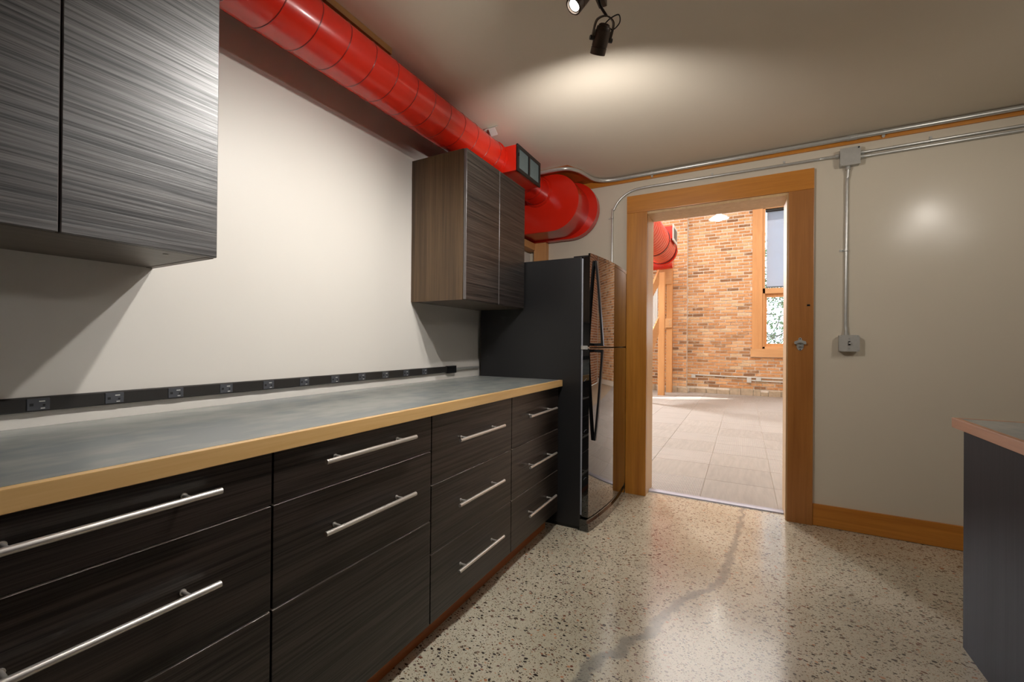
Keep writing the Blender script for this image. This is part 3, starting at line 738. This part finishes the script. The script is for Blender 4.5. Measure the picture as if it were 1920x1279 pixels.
tag(obj('duct_bracket', b, M['white_metal']), 'bent white metal hanger on the ceiling behind the red spiral duct', 'bracket')

# ================================================================== CONDUITS ON THE FAR WALL
def strap(parent, x, z, r, y, vertical=False):
    bb = BM()
    if vertical:
        tube(bb, [(x, y-0.004, z-0.006), (x, y-0.004, z+0.006)], r+0.0022, 14); box(bb, (x-0.032, FY-0.003, z-0.006), (x-r, FY, z+0.006)); cyl(bb, (x-0.024, FY-0.006, z), (x-0.024, FY-0.003, z), 0.004, 10)
    else:
        tube(bb, [(x-0.006, y, z), (x+0.006, y, z)], r+0.0022, 14); box(bb, (x-0.006, FY-0.004, z+r), (x+0.006, FY-0.0005, z+r+0.020)); cyl(bb, (x, FY-0.007, z+r+0.013), (x, FY-0.003, z+r+0.013), 0.0045, 10)
    return obj('strap', bb, M['galv'], parent, 40)
C1 = empty('ceiling_conduit', (2, 3.28, 2.42), 'thick galvanised conduit along the ceiling line, swerving round the red oval duct', 'conduit')
b = BM()
p1 = smooth_path([(0.28, 2.905, 2.424), (0.40, 2.905, 2.424), (0.49, 2.925, 2.424), (0.545, 3.00, 2.424), (0.572, 3.10, 2.423), (0.60, 3.20, 2.422), (0.66, 3.262, 2.421), (0.76, 3.2845, 2.420), (0.9, 3.2845, 2.420)], 8)
tube(b, p1+[Vector((2.2, 3.2845, 2.421)), Vector((XR, 3.2845, 2.422))], 0.0138, 16); obj('pipe', b, M['galv'], C1, 50)
b = BM(); tube(b, [(2.185, 3.2845, 2.421), (2.235, 3.2845, 2.421)], 0.0165, 16); cyl(b, (2.198, 3.262, 2.421), (2.198, 3.27, 2.421), 0.004, 8); cyl(b, (2.222, 3.262, 2.421), (2.222, 3.27, 2.421), 0.004, 8)
obj('coupling', b, M['galv'], C1, 40)
for x in (1.022, 2.36):
    bb = BM(); tube(bb, [(x-0.007, 3.2845, 2.421), (x+0.007, 3.2845, 2.421)], 0.0162, 16); box(bb, (x-0.007, FY-0.016, 2.396), (x+0.007, FY-0.012, 2.421), 0.001); cyl(bb, (x, FY-0.024, 2.4), (x, FY-0.014, 2.4), 0.0075, 12)
    obj('strap', bb, M['galv'], C1, 40)
C2 = empty('left_conduit', (1.3, 3.3, 2.33), 'thin conduit over the door header, bending down to behind the refrigerator', 'conduit'); C2.name = 'wall_conduit'
cy = FY-0.0105
b = BM(); pz = 2.326
p2 = smooth_path([(2.145, cy-0.010, 2.323), (2.06, cy-0.004, 2.3255), (1.98, cy, pz), (1.2, cy, 2.329), (0.955, cy, 2.328), (0.86, cy, 2.313), (0.785, cy, 2.268), (0.735, cy, 2.195), (0.722, cy, 2.10), (0.722, cy, 1.2)], 6)
tube(b, p2, 0.0088, 12); obj('pipe', b, M['galv'], C2, 50)
for x in (1.86, 1.43): strap(C2, x, 2.327, 0.0088, cy)
strap(C2, 0.722, 2.13, 0.0088, cy, True)
b = BM(); cyl(b, (2.125, cy-0.010, 2.323), (2.146, cy-0.010, 2.323), 0.013, 12); obj('connector', b, M['galv'], C2, 40)
JB = empty('junction_box', (2.197, FY, 2.3), 'blank square grey junction box high on the wall, right of the door header', 'electrical box')
part('box_body', (2.150, 3.268, 2.250), (2.246, FY-0.0005, 2.355), M['zinc'], JB, 0.004)
b = BM(); v = prism(b, [(2.148, 2.262), (2.162, 2.249), (2.248, 2.249), (2.248, 2.345), (2.236, 2.357), (2.148, 2.357)], 1, 3.264, 3.268); obj('cover_plate', b, M['zinc'], JB)
for x, z in ((2.157, 2.256), (2.239, 2.349)):
    bb = BM(); cyl(bb, (x, 3.259, z), (x, 3.268, z), 0.0045, 10); obj('screw', bb, M['slot'] if x > 2.2 else M['galv'], JB)
for i, zz in enumerate((2.327, 2.301)):
    t = empty('wall_conduit', (3.3, cy, zz), ('upper' if i == 0 else 'lower')+' of the two thin parallel conduits leaving the junction box to the right', 'conduit')
    bb = BM(); tube(bb, smooth_path([(2.246, cy-0.010, zz-0.004), (2.30, cy-0.006, zz-0.002), (2.36, cy, zz), (3.0, cy, zz+0.003), (XR, cy, zz+0.004)], 6), 0.0088, 12); obj('pipe', bb, M['galv'], t, 50)
    bb = BM(); cyl(bb, (2.246, cy-0.010, zz-0.004), (2.268, cy-0.010, zz-0.003), 0.013, 12); obj('connector', bb, M['galv'], t, 40)
    if i == 0: strap(t, 2.575, zz+0.002, 0.0088, cy)
t = empty('drop_conduit', (2.19, cy, 1.7), 'upright thin conduit between the two grey electrical boxes', 'conduit')
bb = BM(); tube(bb, smooth_path([(2.193, cy-0.010, 2.250), (2.191, cy-0.003, 2.18), (2.188, cy, 2.10), (2.186, cy, 1.32), (2.187, cy-0.004, 1.26), (2.188, cy-0.008, 1.205)], 6), 0.0088, 12); obj('pipe', bb, M['galv'], t, 50)
for z in (2.240, 1.213):
    bb = BM(); cyl(bb, (2.192 if z > 2 else 2.188, cy-0.009, z-0.010), (2.192 if z > 2 else 2.188, cy-0.009, z+0.010), 0.013, 12); obj('connector', bb, M['galv'], t, 40)
strap(t, 2.186, 1.735, 0.0088, cy, True)
SW = empty('switch_box', (2.197, FY, 1.16), 'grey metal light-switch box at the bottom of the upright conduit', 'electrical box')
part('box_body', (2.149, 3.266, 1.109), (2.246, FY-0.0005, 1.206), M['zinc'], SW, 0.004)
b = BM(); c_ = 0.012; x0, x1, z0, z1 = 2.147, 2.248, 1.107, 1.208
prism(b, [(x0+c_, z0), (x1-c_, z0), (x1-c_*.4, z0+c_*.6), (x1, z0+c_), (x1, z1-c_), (x1-c_, z1), (x0+c_, z1), (x0, z1-c_), (x0, z0+c_)], 1, 3.261, 3.266)
obj('cover_plate', b, M['zinc'], SW)
for x in (x0+0.006, x1-0.006):
    for z in (z0+0.006, z1-0.006):
        bb = BM(); cyl(bb, (x, 3.260, z), (x, 3.266, z), 0.005, 10); obj('screw', bb, M['galv'], SW)
for z in (1.187, 1.127):
    bb = BM(); cyl(bb, (2.197, 3.259, z), (2.197, 3.261, z), 0.0045, 10); obj('screw', bb, M['galv'], SW)
bb = BM(); box(bb, (2.192, 3.256, 1.146), (2.202, 3.262, 1.170), 0, 0); box(bb, (2.193, 3.246, 1.155), (2.201, 3.258, 1.163), 0.001, 1)
obj('toggle', bb, [M['slot'], M['white_metal']], SW)

# bottle opener and latch hole on the right casing
BO = empty('bottle_opener', (1.952, 3.287, 1.15), 'cast metal bottle opener screwed to the right door casing', 'bottle opener')
b = BM(); xo, zo = 1.950, 1.150
def mir(pts): return [(xo+x, zo+z) for x, z in pts] + [(xo-x, zo+z) for x, z in pts[::-1] if abs(x) > 1e-6]
back = mir([(0, 0.043), (0.006, 0.041), (0.009, 0.034), (0.010, 0.026), (0.018, 0.022), (0.030, 0.018), (0.033, 0.010), (0.030, 0.001), (0.020, 0.000), (0.019, -0.012), (0.017, -0.026), (0.010, -0.037), (0, -0.041)])
prism(b, back, 1, 3.281, 3.2868); obj('back_plate', b, M['galv'], BO)
b = BM(); hood = mir([(0, 0.020), (0.014, 0.020), (0.029, 0.016), (0.032, 0.009), (0.030, 0.000), (0.022, -0.001), (0.013, 0.007), (0, 0.010)])
A = prism(b, hood, 1, 3.266, 3.281); obj('hood', b, M['galv'], BO)
b = BM(); cyl(b, (xo, 3.263, zo-0.010), (xo, 3.281, zo-0.002), 0.004, 8); box(b, (xo-0.010, 3.268, zo-0.016), (xo+0.010, 3.272, zo-0.008), 0.001); obj('lip', b, M['galv'], BO)
for z in (zo+0.034, zo-0.034):
    bb = BM(); cyl(bb, (xo, 3.279, z), (xo, 3.2815, z), 0.0032, 10); obj('screw', bb, M['slot'], BO)
b = BM(); box(b, (1.985, 3.2845, 1.393), (2.002, 3.2868, 1.405), 0.0005, seg=1)
tag(obj('latch_plate', b, M['black_matte']), 'tiny dark latch plate on the right door casing above the bottle opener', 'latch')

# ================================================================== RIGHT COUNTER
RC = empty('side_cabinet', (2.7, 1.2, 0), 'dark bluish-brown cabinet at the right edge, under the reddish-edged top', 'cabinet')
part('end_panel', (2.370, -1.0, 0.0), (2.388, 2.250, 0.829), M['dark_v'], RC, 0.001)
part('carcass', (2.389, -1.0, 0.0), (2.98, 2.249, 0.829), M['dark_v'], RC)
RT = empty('side_countertop', (2.65, 1.2, 0.83), 'grey countertop with a reddish wood edge at the right side of the picture', 'countertop')
part('laminate_top', (2.365, -1.05, 0.830), (3.02, 2.262, 0.8665), M['counter'], RT)
part('wood_edge', (2.346, -1.05, 0.830), (2.3648, 2.282, 0.867), M['edge_r'], RT, 0.0015)
part('wood_edge', (2.365, 2.2625, 0.830), (3.02, 2.282, 0.867), M['edge_r'], RT, 0.0015)

# ================================================================== TRACK LIGHTS
TL = empty('light_track', (1.16, 0.8, H), 'ceiling track above the aisle, just above the picture', 'track')
part('rail', (1.145, -0.6, H-0.032), (1.175, 1.56, H-0.0005), M['bronze'], TL, 0.002)
def head(center, aim, label, lit, stem):
    c = Vector(center); d = (Vector(aim)-c).normalized()
    t = empty('track_lamp', c, label, 'lamp', 'track lamps on the ceiling'); q = d.to_track_quat('Z', 'Y').to_matrix().to_4x4(); mt = Matrix.Translation(c) @ q
    bb = BM(); prof = [(r, z*0.8) for r, z in [(0.004, -0.062), (0.014, -0.060), (0.020, -0.055), (0.0205, -0.050), (0.025, -0.048), (0.0265, -0.040), (0.0265, -0.034), (0.0285, -0.033), (0.029, -0.020), (0.029, 0.028), (0.0275, 0.029), (0.0275, 0.032), (0.029, 0.033), (0.029, 0.060), (0.026, 0.062), (0.0235, 0.061), (0.0225, 0.052)]]
    lathe(bb, prof, 32, 0, mt); body = obj('lamp_body', bb, M['bronze'], t, 30)
    bb = BM(); lathe(bb, [(0.019, 0.0405), (0.019, 0.0425)], 24, 0, mt); obj('lens', bb, M['bulb'] if lit else M['black_matte'], body)
    # yoke: strap from pivot to pivot over the back
    side = d.cross(Vector((0, 0, 1))).normalized(); top = c - d*0.070; bb = BM()
    arc = [c+side*0.035, c+side*0.035-d*0.045, c+side*0.024-d*0.062, top, c-side*0.024-d*0.062, c-side*0.035-d*0.045, c-side*0.035]
    pts = smooth_path(arc, 5); w = d.cross(side)*0.009; prev = None
    for i, p in enumerate(pts):
        o_ = (p-c).normalized()*0.0022
        cur = [bb.verts.new(p+w+o_), bb.verts.new(p-w+o_), bb.verts.new(p-w-o_), bb.verts.new(p+w-o_)]
        if prev:
            for k in range(4): bb.faces.new((prev[k], prev[(k+1) % 4], cur[(k+1) % 4], cur[k]))
        prev = cur
    obj('yoke', bb, M['bronze'], t, 50)
    for s in (-1, 1):
        bb = BM(); cyl(bb, c+side*0.029*s, c+side*0.044*s, 0.008, 14); obj('pivot_knob', bb, M['black_matte'], t, 40)
    bb = BM(); st = [top]+[Vector(p) for p in stem]; tube(bb, smooth_path(st, 6), 0.0048, 10); obj('stem', bb, M['black_matte'], t, 50)
    bb = BM(); u = d.cross(side); b0 = c-d*0.046
    loop = [b0, b0-d*0.02+side*0.018, b0-d*0.034+side*0.045, b0-d*0.012+side*0.056, b0+d*0.012+side*0.038, b0+d*0.008+side*0.022]
    tube(bb, smooth_path(loop, 5), 0.0022, 8); obj('cable', bb, M['black_matte'], t, 50)
head((1.156, 1.550, 2.284), (1.112, 1.60, 2.208), 'dark bronze track lamp hanging in full view, facing the far wall', False, [(1.166, 1.505, 2.375), (1.160, 1.50, 2.41)])
head((1.135, 1.386, 2.333), (1.098, 1.352, 2.262), 'lit track lamp glaring at the top edge of the picture', True, [(1.160, 1.405, 2.41)])
head((1.185, 1.07, 2.335), (1.15, 1.05, 2.26), 'lit track lamp nearest the camera, above the picture', True, [(1.160, 1.09, 2.41)])

# ================================================================== THINGS IN THE BRICK ROOM
t = empty('pendant_lamp', (1.276, 7.5, 3.15), 'glowing saucer pendant lamp in front of the brick wall', 'lamp')
mt = Matrix.Translation((1.276, 7.5, 3.145))
b = BM(); lathe(b, [(0.02, 0.09), (0.035, 0.08), (0.05, 0.05), (0.10, 0.03), (0.15, 0.0), (0.148, -0.004), (0.10, 0.02), (0.05, 0.035)], 32, 0, mt); obj('lamp_shade', b, M['white_metal'], t, 40)
b = BM(); lathe(b, [(0.03, 0.02), (0.055, 0.0), (0.06, -0.015), (0.04, -0.032), (0.0, -0.038)], 24, 0, mt); obj('bulb', b, M['pend'], t, 50)
b = BM(); tube(b, [(1.276, 7.5, 3.23), (1.276, 7.5, H2)], 0.012, 8); obj('stem', b, M['white_metal'], t)
b = BM(); cyl(b, (1.276, 7.5, 3.24), (1.276, 7.5, 3.33), 0.03, 16); obj('lamp_socket', b, M['white_metal'], t, 40)

t = empty('big_spiral_duct', (0.08, 8, 3.15), 'large red spiral duct hanging in the brick room', 'duct')
b = BM(); tube(b, [(0.08, y, 3.15) for y in (4.2, 7, 8.7, 9.45)], 0.30, 48); obj('pipe', b, M['red'], t, 60)
obj('seam', helix(4.4, 9.4, 0, 0.299, 0.14, 0.006, 0.08, lambda y: 3.15), M['red'], t, 60)
for y in (8.55, 9.44):
    bb = BM(); tube(bb, [(0.08, y-0.015, 3.15), (0.08, y+0.015, 3.15)], 0.310, 48); obj('black_band', bb, M['black_matte'], t, 60)
b = BM(); box(b, (0.22, 8.75, 3.20), (0.41, 9.25, 3.45), 0.004); rb = obj('register_box', b, M['red'], t)
b = BM(); box(b, (0.408, 8.72, 3.16), (0.425, 9.28, 3.48), 0.003); box(b, (0.424, 8.80, 3.22), (0.428, 9.20, 3.42), 0, 1); obj('register_grille', b, [M['white_metal'], M['louvre']], rb)
b = BM(); lathe(b, [(0.30, 0), (0.29, 0.1), (0.22, 0.22), (0.1, 0.29), (0.0, 0.31)], 40, 0, Matrix.Translation((0.10, 9.50, 3.12)) @ Matrix.Rotation(-PI/2, 4, 'X')); obj('end_cap', b, M['red'], t, 50)
b = BM(); tube(b, [(-2.5, 10.3, 3.04), (0.0, 10.3, 3.04), (0.20, 10.3, 3.04)], [0.18, 0.18, 0.165], 40); tag(obj('cross_duct', b, M['red'], None, 50), 'red duct crossing below the large spiral duct in the brick room', 'duct')

t = empty('timber_frame', (0.05, 10.3, 0), 'pair of fir posts with a bolted cross block by the brick wall', 'timber frame')
part('post', (-0.045, 9.9, -0.008), (0.085, 10.04, 2.74), M['timber_v'], t, 0.004)
part('post', (0.018, 10.62, -0.008), (0.150, 10.76, 3.7), M['timber_v'], t, 0.004)
part('cross_block', (-0.05, 10.60, 2.56), (0.13, 10.618, 3.0), M['timber_x'], t, 0.004)
bl = part('cross_block', (-0.05, 10.58, 1.53), (0.15, 10.618, 1.745), M['timber_x'], t, 0.004)
for z in (1.59, 1.64, 1.69):
    bb = BM(); cyl(bb, (0.10, 10.575, z), (0.10, 10.581, z), 0.009, 8); obj('bolt', bb, M['galv'], bl)
t = empty('staircase', (-0.02, 9.3, 0), 'pale timber stair with steel balusters seen past the left door jamb', 'staircase')
def slant(name, zb0, zt0, zb1, zt1, y0=8.6, y1=9.85, x0=-0.06, x1=-0.02, mat='timber_y', par=None):
    bb = BM(); prism(bb, [(y0, zb0), (y1, zb1), (y1, zt1), (y0, zt0)], 0, x0, x1); return obj(name, bb, M[mat], par or t)
slant('hand_rail', 1.87, 2.06, 2.46, 2.79); slant('stringer', 0.68, 1.19, 1.37, 1.74); part('newel_post', (-0.06, 8.50, -0.008), (-0.02, 8.60, 2.05), M['timber_v'], t, 0.003)
for k in range(9):
    y = 8.66+k*0.135; f_ = (y-8.6)/1.25
    bb = BM(); cyl(bb, (-0.04, y, 1.19+0.55*f_), (-0.04, y, 1.87+0.59*f_), 0.012, 8); obj('baluster', bb, M['galv'], t)

cw = empty('white_conduit', (1.3, BY-0.03, 0.4), 'long white conduit low on the brick wall', 'conduit')
b = BM(); tube(b, [(0.56, BY-0.03, 0.415), (1.76, BY-0.03, 0.405), (3.3, BY-0.03, 0.395)], 0.014, 8); obj('pipe', b, M['white_metal'], cw, 50)
cw = empty('white_conduit', (2.5, BY-0.03, 0.3), 'shorter lower white conduit on the brick wall under the window', 'conduit')
b = BM(); tube(b, [(1.74, BY-0.03, 0.335), (3.3, BY-0.03, 0.32)], 0.014, 8); obj('pipe', b, M['white_metal'], cw, 50)
for x0, x1, z0, z1, lb in ((0.545, 0.635, 0.34, 0.425, 'small white outlet box beside the brick pier'), (1.70, 1.79, 0.29, 0.40, 'white outlet box joining the two low conduits'), (1.88, 1.98, 0.33, 0.425, 'white outlet box below the window sill board')):
    bb = BM(); box(bb, (x0, BY-0.07, z0), (x1, BY-0.0445, z1), 0.006); t = tag(obj('outlet_box', bb, M['white_metal']), lb, 'electrical box', 'white outlet boxes on the brick wall')
